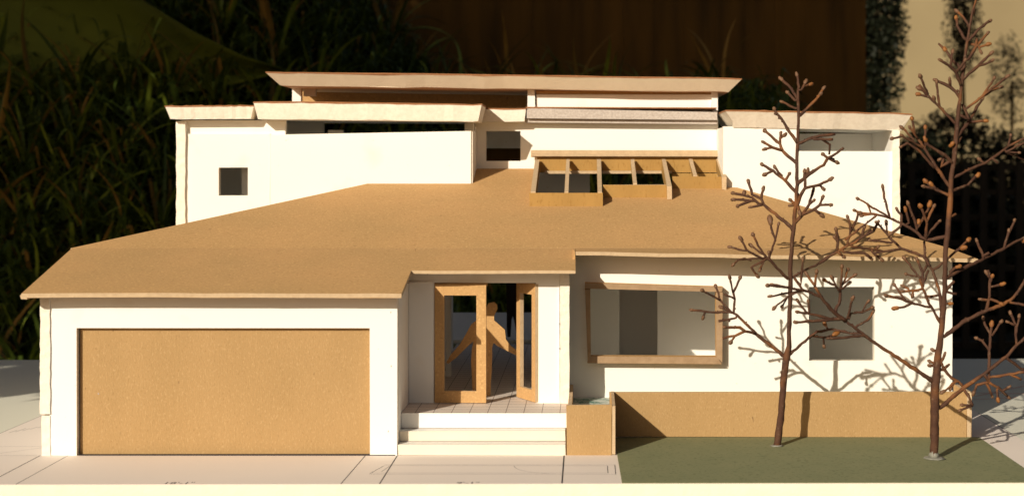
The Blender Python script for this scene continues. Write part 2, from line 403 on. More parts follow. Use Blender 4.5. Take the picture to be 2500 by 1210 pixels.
mesh('hip_roof', [(24.5, 10.4, 12.05), (26.0, 25.2, 11.75), (11.8, 25.2, 15.9), (24.5, 10.4, 11.6), (26.0, 25.2, 11.5), (11.8, 25.2, 15.7)], [(0, 1, 2), (3, 5, 4), (0, 2, 5, 3), (1, 4, 5, 2), (0, 3, 4, 1)], M['kraft'], H)
# roll of glue and card at the garage eave corner
box('eave_lip', X(52, YG) - .05, X(66, YG), YG - .03, -.8, 9.68, 9.93, M['kraftedge'], H, j=.05)
mesh('eave_closer', [(X(1405, YL) - .02, YL + .02, 11.35), (X(1405, YL) - .02, 9.98, 11.85), (X(1405, YL) - .02, 9.98, 12.12), (X(1405, YL) - .02, YL + .02, 12.02), (X(1405, YL) - .2, YL + .02, 11.4), (X(1405, YL) - .2, 9.98, 11.85), (X(1405, YL) - .2, 9.98, 12.12), (X(1405, YL) - .2, YL + .02, 11.6)], [(0, 1, 2, 3), (7, 6, 5, 4), (0, 4, 5, 1), (3, 2, 6, 7), (0, 3, 7, 4), (1, 5, 6, 2)], M['kraft'], H)
# ---------- upper storey, left block (front plane y = 26.5)
UL = 26.5
ragged('upper_side_wall', 430, 452, 296, 640, 26.25, 36, H, .045)
wall('upper_window_wall', X(453, UL), X(659, UL), 9.5, Z(327, UL), UL, UL + .6, [(X(534, UL), X(605, UL), Z(477, UL), Z(409, UL))], BD, H)
fbox('upper_band_board', 443, 697, 293, 331, 26.75, 27.3, M['board'], H, j=.04)
v = [(X(660, UL), UL - .06, 12), (X(1150, UL), UL - .06, 12), (X(1150, UL), UL - .06, Z(320, UL)), (X(660, UL), UL - .06, Z(329, UL))]
v += [(a, UL + .6, c) for a, b, c in v]
mesh('parapet_wall', v, [(0, 1, 2, 3), (7, 6, 5, 4), (0, 4, 5, 1), (1, 5, 6, 2), (2, 6, 7, 3), (3, 7, 4, 0)], [M['board'], M['foam']], H, fm=[0, 0, 1, 1, 1, 1])
wall('return_wall', UL + .05, 30.96, 12, 20.9, X(1137, UL), X(1150, UL) + .12, [(UL - 1, 29.2, Z(319, UL), 22)], BD, H, axis='x')
fbox('corner_post', 1134, 1156, 292, 330, 28.5, 29.1, M['board'], H)
# inner partition seen under the roof
fbox('inner_wall', 640, 790, 285, 420, 32.5, 33.0, M['board'], H)
fbox('terrace_ledge', 800, 838, 318, 350, 30.0, 30.5, M['board'], H)
# ---------- upper middle
YM = 31
wall('upper_middle_wall', X(1158, YM), X(1753, YM), 16.0, Z(290, YM), YM, YM + .7, [(X(1186, YM), X(1271, YM), Z(393, YM), Z(320, YM)), (-3.9, 10.5, 15, 17.3)], BD, H)
v = []
for (px, pt, pb) in ((1286, 264, 289), (1751, 274, 293)):
    v += [(X(px, 29.7), 29.7, Z(pb, 29.7)), (X(px, 29.7), 29.7, Z(pt, 29.7)), (X(px, 29.7), 32.9, Z(pt, 29.7)), (X(px, 29.7), 32.9, Z(pb, 29.7))]
mesh('middle_fascia', v, [(0, 4, 5, 1), (1, 5, 6, 2), (2, 6, 7, 3), (3, 7, 4, 0), (0, 1, 2, 3), (4, 7, 6, 5)], [M['rawfoam']], H, 'rough grey raw foam edge above the skylight')
v = []
for (px, pt, pb) in ((1286, 290, 299), (1751, 294, 303)):
    v += [(X(px, 30.1), 30.1, Z(pb, 30.1)), (X(px, 30.1), 30.1, Z(pt, 30.1)), (X(px, 30.1), 30.98, Z(pt, 30.1)), (X(px, 30.1), 30.98, Z(pb, 30.1))]
mesh('fascia_lip', v, [(0, 4, 5, 1), (1, 5, 6, 2), (2, 6, 7, 3), (3, 7, 4, 0), (0, 1, 2, 3), (4, 7, 6, 5)], [M['rawfoam']], H)
fbox('kraft_layer', 1284, 1750, 262, 265, 29.66, 33, M['kraftdark'], H, j=.04)
# clerestory
fbox('clerestory_panel', 1309, 1737, 231, 275, 31.8, 32.3, M['board'], H)
fbox('clerestory_header', 1309, 1737, 222, 230, 31.9, 32.3, M['kraft'], H)
fbox('clerestory_post', 1288, 1306, 219, 268, 31.5, 32.3, M['board'], H)
fbox('clerestory_post', 1738, 1752, 222, 276, 31.5, 36.0, M['board'], H)
fbox('clerestory_post', 713, 735, 213, 275, 35.0, 35.6, M['board'], H)
fbox('clerestory_tab', 741, 771, 212, 235, 36.5, 36.9, M['board'], H)
fbox('clerestory_back_wall', 732, 1300, 205, 300, 41.0, 41.5, M['kraft'], H)

# ---------- flat roofs of foam board with a brown card layer
def flat(name, L, y0, y1, pt, pb, ins, label, em='foam'):
    """L: (px left, px right) at y0; pt: top rows (left,right)"""
    xl, xr = X(L[0], y0), X(L[1], y0)
    zl, zr_ = Z(pt[0], y0), Z(pt[1], y0)
    th = Z(pt[0], y0) - Z(pb, y0)
    n = 25
    top = []
    for i in range(n): 
        t = i / (n - 1); top.append((xl + (xr - xl) * t, y0 + R.uniform(-.03, .03), zl + (zr_ - zl) * t + R.uniform(-.035, .035)))
    top += [(xr, y1, zr_), (xl, y1, zl)]
    o = slab(name, top, th, [M['board'], M[em]], H, label, inset=ins, j=.012)
    if em == 'foamtan': o.data.polygons[1].material_index = 1  # underside gets the tan too, a painted warm bounce from brown card
    k = [(a + (-.03 if a < (xl + xr) / 2 else .03), b - (.03 if b < y1 - 1 else -.03), c + .10) for a, b, c in top]
    c = slab('card_layer', [tuple(p) for p in k], .095, [M['kraftdark'], M['kraftdark']], o, inset=0, j=.012)
    c.parent = o; c.location = (0, 0, 0)
    return o
_old_base = base_of
flat('top_roof', (649, 1810), 29.5, 42.5, (178, 194), 207, .95, 'highest flat roof with a brown card layer on top', 'foamtan')
flat('flat_roof', (403, 619), 25.2, 37, (261, 260), 290, .3, 'flat roof over the far left room')
flat('flat_roof', (619, 1176), 24.7, 29.4, (251, 257), 290, .28, 'flat roof that oversails the left parapet')
flat('flat_roof', (620, 1284), 29.6, 37, (264, 268), 293, .12, 'flat roof set back behind the oversailing one')
flat('flat_roof', (1772, 2226), 24.4, 36.5, (271, 280), 309, .95, 'flat roof over the right block')
# ---------- upper right block
YR = 25.5
wall('upper_right_wall', X(1765, YR), X(1950, YR), 9, Z(309, YR), YR, YR + .6, [], BD, H)
wall('upper_right_parapet', X(1951, YR), X(2180, YR), 9, Z(369, YR), YR + .03, YR + .6, [], BD, H)
v0 = 25.3
ragged('upper_end_wall', 2179, 2197, 309, 640, v0, 36, H, .04)
wall('upper_left_return', YR + .62, 30.9, 12, Z(311, YR), X(1765, YR), X(1765, YR) + .6, [], BD, H, axis='x')
fbox('recess_back_wall', 1900, 2138, 327, 520, 34, 34.5, M['board'], H)
fbox('recess_side_wall', 1946, 1960, 330, 520, 27, 34, M['board'], H)
box('recess_floor', X(1950, YR), X(2180, YR), 26.12, 34, 16.5, 17.0, M['board'], H)
# ---------- skylight of card on the roof
sk = bpy.data.objects.new('skylight', None); C.objects.link(sk); sk.parent = H
sk.location = Vector((3, 26, 15)) * S - base_of(H)
def beam(name, x0, y0, z0, x1, y1, z1, w, h, mats, parent):
    v = [(x0 - w / 2, y0, z0 - h), (x0 + w / 2, y0, z0 - h), (x1 + w / 2, y1, z1 - h), (x1 - w / 2, y1, z1 - h),
         (x0 - w / 2, y0, z0), (x0 + w / 2, y0, z0), (x1 + w / 2, y1, z1), (x1 - w / 2, y1, z1)]
    v = [jit(q, .03) for q in v]
    return mesh(name, v, [(0, 3, 2, 1), (4, 5, 6, 7), (0, 1, 5, 4), (1, 2, 6, 5), (2, 3, 7, 6), (3, 0, 4, 7)], mats, parent, fm=[0, 1, 1, 0, 0, 0])
def ztop(y): return 15.78 + .25 * (y - 20.2)
YB = 30.3
for nm, pa, pb, y, pt, pbm in (('front_board', 1293, 1471, 20.2, 471, 504), ('front_board', 1472, 1632, 22.5, 451, 484), ('front_board', 1642, 1766, 25.0, 431, 462)):
    fbox(nm, pa, pb, pt, pbm, y, y + .25, [M['kraftgold'], M['kraftedge']], sk, fm=[0, 1, 0, 0, 0, 0])
for (px, y0, big) in ((1302, 20.46, 1), (1383, 20.46, 0), (1465, 20.3, 1), (1551, 22.76, 0), (1634, 21.9, 1), (1697, 25.26, 0), (1768, 24.6, 1)):
    x = X(px, y0)
    w = .34 if big else .30
    if big:
        # side board: follows the roof below, fills down to it
        zt0, zt1 = ztop(y0), ztop(YB)
        v = [(x - w / 2, y0, zr(y0) + .02), (x + w / 2, y0, zr(y0) + .02), (x + w / 2, YB, zr(YB) + .02), (x - w / 2, YB, zr(YB) + .02),
             (x - w / 2, y0, zt0), (x + w / 2, y0, zt0), (x + w / 2, YB, zt1), (x - w / 2, YB, zt1)]
        mesh('side_board', [jit(q, .03) for q in v], [(0, 3, 2, 1), (4, 5, 6, 7), (0, 1, 5, 4), (1, 2, 6, 5), (2, 3, 7, 6), (3, 0, 4, 7)], KG, sk, fm=[0, 1, 1, 0, 0, 0])
    else:
        beam('rafter', x, y0, ztop(y0), x, YB, ztop(YB), w, .42, KG, sk)
box('top_rail', X(1296, YB), X(1757, YB), YB, YB + .25, Z(383, YB), Z(367, YB), KG, sk, fm=[0, 1, 1, 0, 0, 0])
box('top_rail', X(1298, YB - .2), X(1756, YB - .2), YB - .18, YB - .01, Z(382, YB), Z(375, YB), M['kraftedge'], sk)
box('back_panel', X(1312, 30.6), X(1757, 30.6), 30.62, 30.8, Z(421, 30.6), Z(380, 30.6), [M['kraftgold'], M['kraftedge']], sk, fm=[1, 0, 0, 0, 0, 0])
box('back_panel', X(1640, 30.5), X(1757, 30.5), 30.35, 30.6, Z(440, 30.5), Z(423, 30.5), [M['kraftgold'], M['kraftedge']], sk, fm=[1, 0, 0, 0, 0, 0])
box('back_ledge', X(1330, 30), X(1640, 30), 29.7, 30.58, Z(424, 30), Z(417, 30), [M['kraft'], M['kraftedge']], sk, fm=[0, 1, 1, 0, 0, 0])
# ---------- front door: two glazed leaves cut from card
def leaf_door(hx, hy, ang, w, h, z0, st, mir, parent, label):
    o = bpy.data.objects.new('door_leaf', None); C.objects.link(o); o.parent = parent
    o.location = Vector((hx, hy, z0)) * S - base_of(parent); o['label'] = label
    ca, sa = math.cos(ang), math.sin(ang)
    t = .26
    def pc(name, a0, a1, b0, b1, fm=None):
        v, f = hexa([(a0, 0, b0), (a1, 0, b0), (a1, t, b0), (a0, t, b0), (a0, 0, b1), (a1, 0, b1), (a1, t, b1), (a0, t, b1)], .008)
        V = []
        for q in v:
            x = q[0] * mir
            V.append((hx + x * ca - q[1] * sa, hy + x * sa + q[1] * ca, z0 + q[2]))
        ob = mesh(name, V, f, KR if fm else M['kraft'], None, fm=fm)
        ob.data.transform(Matrix.Translation(-Vector((hx, hy, z0)) * S)); ob.parent = o
        if mir < 0: ob.data.flip_normals()
    E = [1, 1, 0, 1, 0, 1]
    pc('stile', 0, st, 0, h, E); pc('stile', w - st, w, 0, h, E)
    pc('rail', st + .002, w - st - .002, 0, .75, E); pc('rail', st + .002, w - st - .002, h - .72, h, E)
    return o
dz = 2.36
dh = Z(693, 6.1) - dz
leaf_door(X(1061, 6.0), 6.0, math.radians(-4), 3.36, dh, dz, .62, 1, H, 'left card door leaf standing closed')
leaf_door(X(1307, 6.0), 6.0, math.radians(-62), 2.85, dh, dz, .55, -1, H, 'right card door leaf swung inwards')
fbox('door_frame_stile', 1061, 1080, 690, 981, 6.3, 6.74, M['kraft'], H)
fbox('door_frame_head', 1080, 1190, 690, 700, 6.35, 6.74, M['kraft'], H)
# ---------- inside
box('inner_floor', -11.2, -1.2, 6.32, 40, 2.0, 2.31, [M['board'], M['tile']], H, fm=[0, 1, 0, 0, 0, 0], j=.005)
box('inner_floor', -1.1, 23.9, 10.7, 36, 1.9, 2.3, M['board'], H)
box('hall_side_wall', -11.3, -10.85, 7, 11, 2.32, 11, M['board'], H)
box('hall_side_wall', -11.6, -11.2, 13.5, 36, 2.32, 12, M['board'], H)
box('hall_post', -10.7, -10.1, 12.2, 12.8, 2.32, 12.2, M['board'], H)
box('hall_post', -10.3, -9.9, 19.0, 19.5, 2.32, 12.2, M['board'], H)
box('hall_right_wall', -1.9, -1.5, 10.8, 30, 2.32, 11.5, M['board'], H)
YI = 20
wall('room_back_wall', -1.1, X(1930, YI), 2.31, 12.5, YI, YI + .5, [(X(1512, YI), X(1605, YI), 2.31, 10.6)], BD, H)
wall('room_partition', 10.7, YI - .02, 2.31, 12, 13.6, 14.1, [], BD, H, axis='x')
wall('corridor_wall', -1.1, 13, 2.31, 11.6, 26.6, 27.0, [], BD, H)
wall('bedroom_back_wall', 14.2, 23.9, 2.31, 12, 23.5, 24, [], BD, H)
box('room_ceiling', -1.0, 23.9, 10.7, 20, 11.2, 11.35, M['board'], H)
box('bedroom_ceiling', 14.2, 23.9, 20.05, 23.4, 11.2, 11.35, M['board'], H)
box('upper_floor', -32, -9.5, 27.2, 36, 11.5, 12, M['board'], H)
box('garage_back_wall', -33, -11.8, 25.7, 26.2, ZB, 12, M['board'], H)
fbox('skylight_well_wall', 1290, 1440, 385, 640, 35.5, 36, M['board'], H)
fbox('stair_wall', 1140, 1290, 290, 362, 36.5, 37, M['board'], H)
fbox('stair_wall', 1140, 1290, 363, 470, 38.5, 39, M['darkwood'], H)  # dark sheet standing in for the unlit depth behind the window's lower half
fbox('upper_room_back_wall', 450, 650, 340, 560, 34, 34.5, M['board'], H)
fbox('upper_room_partition', 590, 655, 385, 560, 29.5, 30, M['board'], H)
box('well_partition', -4.6, -4.2, 20.6, 30.9, 11, zr(20.6) - .3, M['board'], H)
# invented white rear ramp, tilted to catch sky light, seen through the front door
mesh('tilted_terrace_ramp', [(-14, 41.5, 2.5), (6, 41.5, 2.5), (6, 47, 4.4), (-14, 47, 4.4), (-14, 41.5, .04), (6, 41.5, .04), (6, 47, .04), (-14, 47, .04)], [(0, 1, 2, 3), (4, 7, 6, 5), (0, 4, 5, 1), (1, 5, 6, 2), (2, 6, 7, 3), (3, 7, 4, 0)], M['board'], H)
box('rear_terrace_floor', -14, 6, 40.2, 41.4, .04, 2.2, M['lawn'], H)
# ------------------------------------------------------------------ planters
pl = thing('planter_box', 'brown card planter box beside the porch steps with a printed green bed', 'planter', (0, 5, .03))
yb = .1
box('front_panel', X(1383, yb), X(1493, yb), yb, yb + .24, ZB, Z(988, yb), [M['kraftv'], M['kraftedge']], pl, fm=[0, 1, 0, 0, 0, 0])
box('side_panel', X(1495, yb), X(1503, yb), yb + .02, 6.28, .08, 3.02, [M['kraft'], M['kraftedge']], pl, fm=[0, 1, 1, 0, 0, 0])
box('side_panel', -1.08, -.84, yb + .26, 9.8, ZB, 3.02, [M['kraft'], M['kraftedge']], pl, fm=[0, 1, 1, 0, 0, 0])
box('bed_sheet', -.83, 1.60, yb + .26, 9.97, 2.06, 2.12, M['bed'], pl)
pw = thing('planter_wall', 'long low brown card planter wall behind the green lawn', 'planter wall', (13, 6.4, .03))
box('front_panel', X(1488, 6.3), X(2371, 6.3) - .3, 6.3, 6.54, .08, 2.99, [M['kraftv'], M['kraftedge']], pw, fm=[0, 1, 0, 0, 0, 0])
box('end_panel', X(2371, 6.3) - .28, X(2373, 6.3), 6.28, 9.9, .04, 3.0, [M['kraft'], M['kraftedge']], pw, fm=[0, 1, 1, 0, 0, 0])
box('bed_sheet', 1.9, 24.6, 6.56, 9.97, 2.06, 2.12, M['lawn'], pw)
# ------------------------------------------------------------------ card figures
def cutout(name, P, y, t, m, label, px2=None):
    xs = [X(a, y) for a, b in P]
    fy = min(Z(b, y) for a, b in P)
    root = thing(name, label, 'card figure', (sum(xs) / len(xs), y, fy))
    n = len(P)
    v = [(X(a, y), y, Z(b, y)) for a, b in P] + [(X(a, y), y + t, Z(b, y)) for a, b in P]
    f = [tuple(range(n)), tuple(reversed(range(n, 2 * n)))] + [(i, i + n, (i + 1) % n + n, (i + 1) % n) for i in range(n)]
    o = mesh('body', v, f, m, root)
    bm = bmesh.new(); bm.from_mesh(o.data); bmesh.ops.recalc_face_normals(bm, faces=bm.faces); bm.to_mesh(o.data); bm.free()
    return root
k = 1 / 3.782
def T2(a, b): return (1050 + a * k, 680 + b * k)
figp = [(540, 225), (590, 215), (618, 240), (620, 280), (600, 325), (590, 350), (592, 385), (640, 425), (690, 470), (700, 560), (745, 620), (800, 660), (800, 708), (690, 655), (620, 620), (585, 590), (572, 640), (572, 720), (568, 850), (560, 960), (556, 1090),
        (526, 1090), (500, 960), (470, 800), (450, 960), (430, 1040), (392, 1040), (385, 900), (378, 760), (385, 650), (400, 575), (330, 640), (240, 730), (165, 785), (150, 770), (190, 700), (270, 610), (330, 510), (380, 420), (440, 375), (500, 350), (520, 330), (515, 270)]
cutout('card_figure', [T2(*p) for p in figp], 9.3, .2, M['kraft'], 'brown card cutout person with arms spread in the open doorway')
bf = [(1236, 690), (1237, 760), (1237, 800), (1239, 822), (1246, 822), (1249, 780), (1252, 771), (1257, 790), (1262, 822), (1270, 822), (1266, 770), (1265, 700), (1262, 672), (1254, 664), (1250, 650), (1243, 664)]
cutout('card_figure', bf, 40.8, .25, M['figdark'], 'dark card cutout person standing on the rear terrace beyond the door')

# ------------------------------------------------------------------ twig trees
class Twigs:
    def __init__(s, root, y0): s.root, s.y0, s.P, s.n = root, y0, [], 0
    def tube(s, name, P3, rad, m, parent, sides=7, knobs=True):
        v, f = [], []
        n = len(P3)
        for i, p in enumerate(P3):
            d = (P3[min(i + 1, n - 1)] - P3[max(i - 1, 0)]).normalized()
            a = d.cross(Vector((0, 1, .1))).normalized(); b = d.cross(a)
            for q in range(sides):
                t = 2 * math.pi * q / sides
                r = rad[i] * R.uniform(.88, 1.14)
                v.append(p + (a * math.cos(t) + b * math.sin(t)) * r)
        for i in range(n - 1):
            for q in range(sides):
                f.append((i * sides + q, i * sides + (q + 1) % sides, (i + 1) * sides + (q + 1) % sides, (i + 1) * sides + q))
        f.append(tuple(reversed(range(sides)))); f.append(tuple(range((n - 1) * sides, n * sides)))
        return mesh(name, v, f, m, parent, smooth=True)
    def blob(s, name, c, d, r, l, m, parent):
        v, f = [], []
        a = d.cross(Vector((0, 1, .1))).normalized(); b = d.cross(a)
        prof = [(-.9, .45), (-.5, .85), (0, 1.0), (.45, .92), (.85, .62), (1.0, .25)]
        for h, w in prof:
            for q in range(7):
                t = 2 * math.pi * q / 7
                v.append(c + d * h * l + (a * math.cos(t) + b * math.sin(t)) * r * w * R.uniform(.72, 1.22))
        for i in range(len(prof) - 1):
            for q in range(7): f.append((i * 7 + q, i * 7 + (q + 1) % 7, (i + 1) * 7 + (q + 1) % 7, (i + 1) * 7 + q))
        f.append(tuple(range((len(prof) - 1) * 7, len(prof) * 7))); f.append(tuple(reversed(range(7))))
        return mesh(name, v, f, m, parent, smooth=True)
    def refine(s, pts, w0, w1, y, slope, step=9):
        out = []
        L = 0
        tot = sum(math.hypot(pts[i + 1][0] - pts[i][0], pts[i + 1][1] - pts[i][1]) for i in range(len(pts) - 1)) or 1
        for i in range(len(pts) - 1):
            a, b = pts[i], pts[i + 1]
            seg = math.hypot(b[0] - a[0], b[1] - a[1]); n = max(1, int(seg / step))
            for k in range(n):
                t = k / n
                wob = 0 if (i == 0 and k == 0) else 1
                out.append((a[0] + (b[0] - a[0]) * t + R.uniform(-1, 1) * wob, a[1] + (b[1] - a[1]) * t + R.uniform(-1, 1) * wob, y + slope * (L + seg * t) / 40, w0 + (w1 - w0) * (L + seg * t) / tot))
            L += seg
        out.append((pts[-1][0], pts[-1][1], y + slope * L / 40, w1))
        return out
    def trunk(s, pts):
        q = []
        for i in range(len(pts) - 1):
            a, b = pts[i], pts[i + 1]
            n = max(1, int(math.hypot(b[0] - a[0], b[1] - a[1]) / 14))
            for k in range(n):
                t = k / n; q.append((a[0] + (b[0] - a[0]) * t + R.uniform(-.8, .8), a[1] + (b[1] - a[1]) * t, s.y0, a[2] + (b[2] - a[2]) * t))
        q.append((pts[-1][0], pts[-1][1], s.y0, pts[-1][2]))
        s.P += q
        s.tube('trunk', [Vector((X(a, y), y, Z(b, y))) for a, b, y, w in q], [w * .88 * (CD + s.y0) / FPX / 2 for a, b, y, w in q], M['bark'], s.root, 10)
    def twig(s, pts, bud=None, w=None):
        near = min(s.P, key=lambda p: math.hypot(p[0] - pts[0][0], p[1] - pts[0][1]))
        dist = math.hypot(near[0] - pts[0][0], near[1] - pts[0][1])
        y = near[2]
        L = sum(math.hypot(pts[i + 1][0] - pts[i][0], pts[i + 1][1] - pts[i][1]) for i in range(len(pts) - 1))
        if dist < 30: pts = [(near[0], near[1])] + (list(pts) if dist > 4 else list(pts[1:]))
        w0 = w or min(near[3] * .9, 7.0 + L * .02)
        w1 = min(w0, 6.3)
        q = s.refine(pts, w0, w1, y, R.uniform(-.55, .55) if s.n % 2 else R.uniform(-.3, .45))
        s.n += 1
        s.P += q[1:]
        P3 = [Vector((X(a, yy), yy, Z(b, yy))) for a, b, yy, ww in q]
        if len(P3) < 2: return
        rad = [ww * (CD + s.y0) / FPX / 2 * R.uniform(.9, 1.16) for a, b, yy, ww in q]
        o = s.tube('branch' if L > 120 else 'twig', P3, rad, M['bark'], s.root)
        u = (CD + s.y0) / FPX
        d = (P3[-1] - P3[-2]).normalized()
        # small side knots
        if L > 40:
            for _ in range(int(L / 24)):
                i = R.randrange(1, len(P3) - 1) if len(P3) > 2 else 0
                side = Vector((R.uniform(-1, 1), R.uniform(-1, 1), R.uniform(-.3, 1))).normalized()
                s.blob('knot', P3[i] + side * rad[i] * .9, side, 1.9 * u, 2.8 * u, M['bark'], o)
        if bud:
            r = {'B': 4.6, 'O': 5.4, 'G': 7.5}[bud] * u * R.uniform(.85, 1.15)
            s.blob('bud', P3[-1] + d * r * .3, d, r, r * (2.1 if bud == 'G' else R.uniform(1.2, 1.9)), M['budo'] if bud in 'O' else M['bud'], o)
def seq(s):
    """'x,y x,y ... B' lines -> list of (points, bud)"""
    out = []
    for ln in s.replace(';', '\n').split('\n'):
        t = ln.split()
        if not t: continue
        bud = t.pop() if t[-1] in ('B', 'O', 'G') else None
        out.append(([tuple(map(float, a.split(','))) for a in t], bud))
    return out
def conv(s, ox, oy, k): return [([(ox + a / k, oy + b / k) for a, b in p], bud) for p, bud in seq(s)]
t1 = thing('twig_tree', 'shorter bare twig tree standing on the lawn before the wide window', 'model tree', (X(1897, 3), 3, .08))
T = Twigs(t1, 3.0)
T.trunk([(1896, 1094, 21), (1903, 1040, 19), (1909, 990, 18), (1914, 920, 19), (1921, 868, 22), (1926, 845, 14), (1927, 790, 12), (1930, 700, 12), (1929, 660, 12), (1933, 600, 11), (1939, 545, 11), (1942, 500, 10), (1946, 450, 10), (1945, 400, 9), (1948, 350, 9), (1950, 300, 8), (1950, 280, 8), (1949, 245, 8), (1948, 220, 7)])
A = (1760, 160, 4.654); B = (1760, 400, 4.654); Cc = (1660, 620, 4.034); D8 = (1920, 540, 6.05)
for p, bud in conv('''
850,340 770,230 690,160 B
845,400 760,310 B
850,490 780,455 700,415 B
890,250 865,110 B
915,280 960,195 B
945,225 1015,215 O
900,570 980,490 1080,390 1165,265 B
1080,390 1130,330 B
860,880 760,720 680,600 610,500 B
680,600 650,595
640,560 605,545
850,1130 700,970 670,890 510,750 B
690,890 680,780 B
690,830 715,795 B
700,985 590,930 490,875 B
590,940 505,950 B
880,880 1000,840 1120,800 1300,780
1060,835 1270,840
1140,850 1240,900 1230,1010
''', *A) + conv('''
880,350 780,240 710,170 590,80 475,10 B
590,95 510,115 B
690,140 620,45 B
740,180 775,120 B
880,215 950,170 1000,120 1170,10 1215,-65 1325,-125 1395,-180
1210,-65 1165,-105 B
1215,-60 1285,-50
1205,-50 1310,-20 B
960,160 950,90 B
975,150 985,85 B
870,470 900,370 960,275 1120,240 1245,175 B
965,270 960,170
1125,240 1160,280 B
840,680 930,570 1060,520 1120,465 1240,465 B
1120,465 1155,385 B
1060,530 1140,580 B
930,570 1000,460 1050,300 B
1000,450 1050,420 B
850,460 795,415 B
840,480 805,470 B
880,480 895,550 B
800,715 580,540 490,460 460,400 360,350 315,210 B
465,400 480,290 B
470,460 430,450 350,380 260,350 150,335 B
260,350 262,335 B
380,410 150,405 B
400,430 300,430 200,475 B
470,465 345,490 B
''', *B): T.twig(p, bud)
for p, bud in conv('1060,240 1040,225 960,140 890,60 860,40', *Cc): T.twig(p, bud, w=8)
for p, bud in conv('''
540,1090 420,930 370,810 B
500,1060 440,1000 350,930 B
480,1070 400,1040 290,970 230,860 B
290,990 110,945 B
470,1080 350,1070 190,1090 145,1140 B
550,1060 620,860 575,740 562,650 G
620,860 655,690 B
540,1060 545,1010 B
''', *B) + conv('''
860,50 830,60 700,130 760,210 B
830,60 790,150 B
700,60 640,40 560,60
''', *Cc): T.twig(p, bud)
for p, bud in conv('1030,1010 1010,990 780,810 560,600 530,580', *Cc): T.twig(p, bud, w=9.5)
for p, bud in conv('''
530,580 450,570 330,575 120,550 B
240,570 230,620 B
540,570 540,440 525,380
525,380 490,230 B
535,385 590,240 B
530,430 440,395
510,575 400,460 355,320 B
400,460 225,360 B
480,560 410,525 B
550,630 380,660
480,650 490,665
750,790 640,755 590,725 450,720 B
640,765 540,800 420,830
530,800 505,860 B
''', *Cc): T.twig(p, bud)
for p, bud in conv('1085,980 1260,830', *Cc): T.twig(p, bud, w=7.5)
for p, bud in conv('''
1260,830 1300,800 1400,820 1540,800
1410,830 1420,900 B
1260,830 1350,765 1430,745
''', *Cc): T.twig(p, bud)
for p, bud in conv('1085,235 1130,220 1210,170 1370,90', *Cc) : T.twig(p, bud, w=6)
for p, bud in conv('''
490,600 700,480 870,380 1010,310 1090,250 1280,150 1350,20 B
''', *D8): T.twig(p, bud, w=8)
for p, bud in conv('''
740,450 760,250 735,130 B
755,290 720,245 B
900,330 950,150 930,20 905,-60 B
960,130 1030,-20 1060,-110 B
1000,330 1100,250 1150,90 B
990,380 1250,410 1440,450
850,460 1150,470 1240,540 B
1270,460 1400,560 B
1300,400 1350,380 B
790,470 840,520 B
1100,250 1180,200 1250,130
''', *D8): T.twig(p, bud)
for p, bud in conv('1130,240 1190,300 1200,150 1210,60 B', *Cc): T.twig(p, bud)
T.blob('glue_blob', Vector((X(1897, 3), 3, .10)), Vector((0, 0, 1)), .42, .07, M['glue'], t1)

t2 = thing('twig_tree', 'taller bare twig tree at the right that rises out of the picture', 'model tree', (X(2280, -1.3), -1.3, .08))
T = Twigs(t2, -1.3)
T.trunk([(2280, 1126, 20), (2281, 1060, 24), (2283, 990, 25), (2284, 935, 25), (2288, 890, 21), (2296, 830, 17), (2302, 770, 16), (2306, 720, 14), (2308, 660, 13), (2309, 610, 14), (2314, 560, 15), (2319, 500, 15), (2322, 460, 14), (2323, 430, 13), (2328, 400, 13), (2333, 350, 13), (2337, 300, 12), (2342, 260, 11), (2347, 210, 10), (2353, 165, 9), (2360, 115, 8), (2366, 70, 7), (2374, 30, 6), (2386, -12, 4)])
E = (2200, 0, 5.26); F = (2160, 220, 4.653); Hh = (2050, 440, 4.653); G = (2060, 680, 3.782)
for p, bud in conv('800,930 500,730 280,590 170,500 20,390', *G): T.twig(p, bud, w=11)
for p, bud in conv('1650,660 1500,560 1400,430 1330,320', *Cc): T.twig(p, bud, w=10)
for p, bud in conv('''
1340,330 1250,200 B
1340,330 1345,180 B
1400,430 1290,380 1210,350 1130,240
1240,370 1080,330 870,310 B
1080,330 910,300 B
1210,375 1040,390 895,415 B
1150,380 1060,420 935,525 B
1070,430 1010,510 B
1530,560 1580,450 1580,380
1580,380 1530,310 1430,260 O
1585,380 1590,250 1595,130 B
1590,340 1620,270 1650,160 B
1610,310 1640,270 1720,210 B
1540,320 1500,240 B
1600,340 1660,290 B
1600,640 1400,650 1150,670 B
1500,640 1350,600 1250,580 1165,570 B
1260,575 1160,460 B
1270,570 1265,470 B
1640,650 1665,570 1700,440 B
1660,640 1680,580 1790,570 1890,530 B
1790,570 1850,470 B
1750,700 1850,650 1900,570 B
1790,780 1700,780 1500,740 1350,760 
1800,800 1600,820 1440,830
1570,770 1545,780 O
1450,740 1430,690 O
''', *Cc): T.twig(p, bud)
for p, bud in conv('''
870,370 850,300 800,220 720,150 B
860,520 800,480 720,340 710,240 O
890,500 1020,360 1135,275 B
870,760 960,600 1000,560 1110,430 B
960,600 970,490
970,580 890,560
1000,610 1110,575 O
1000,600 1020,660 B
800,910 660,770 565,640 O
560,630 480,560
770,1120 710,940 640,860 510,780 B
650,850 660,670 B
715,935 820,780 B
820,990 1000,840 1155,690 B
1000,860 1070,830 1165,780 B
760,1250 700,1180 630,1120 550,1070 450,1035 B
635,1110 625,1030 B
700,1170 740,1160
940,70 930,190
''', *E): T.twig(p, bud)
for p, bud in conv('800,380 620,190 470,50 390,-60', *F): T.twig(p, bud, w=7)
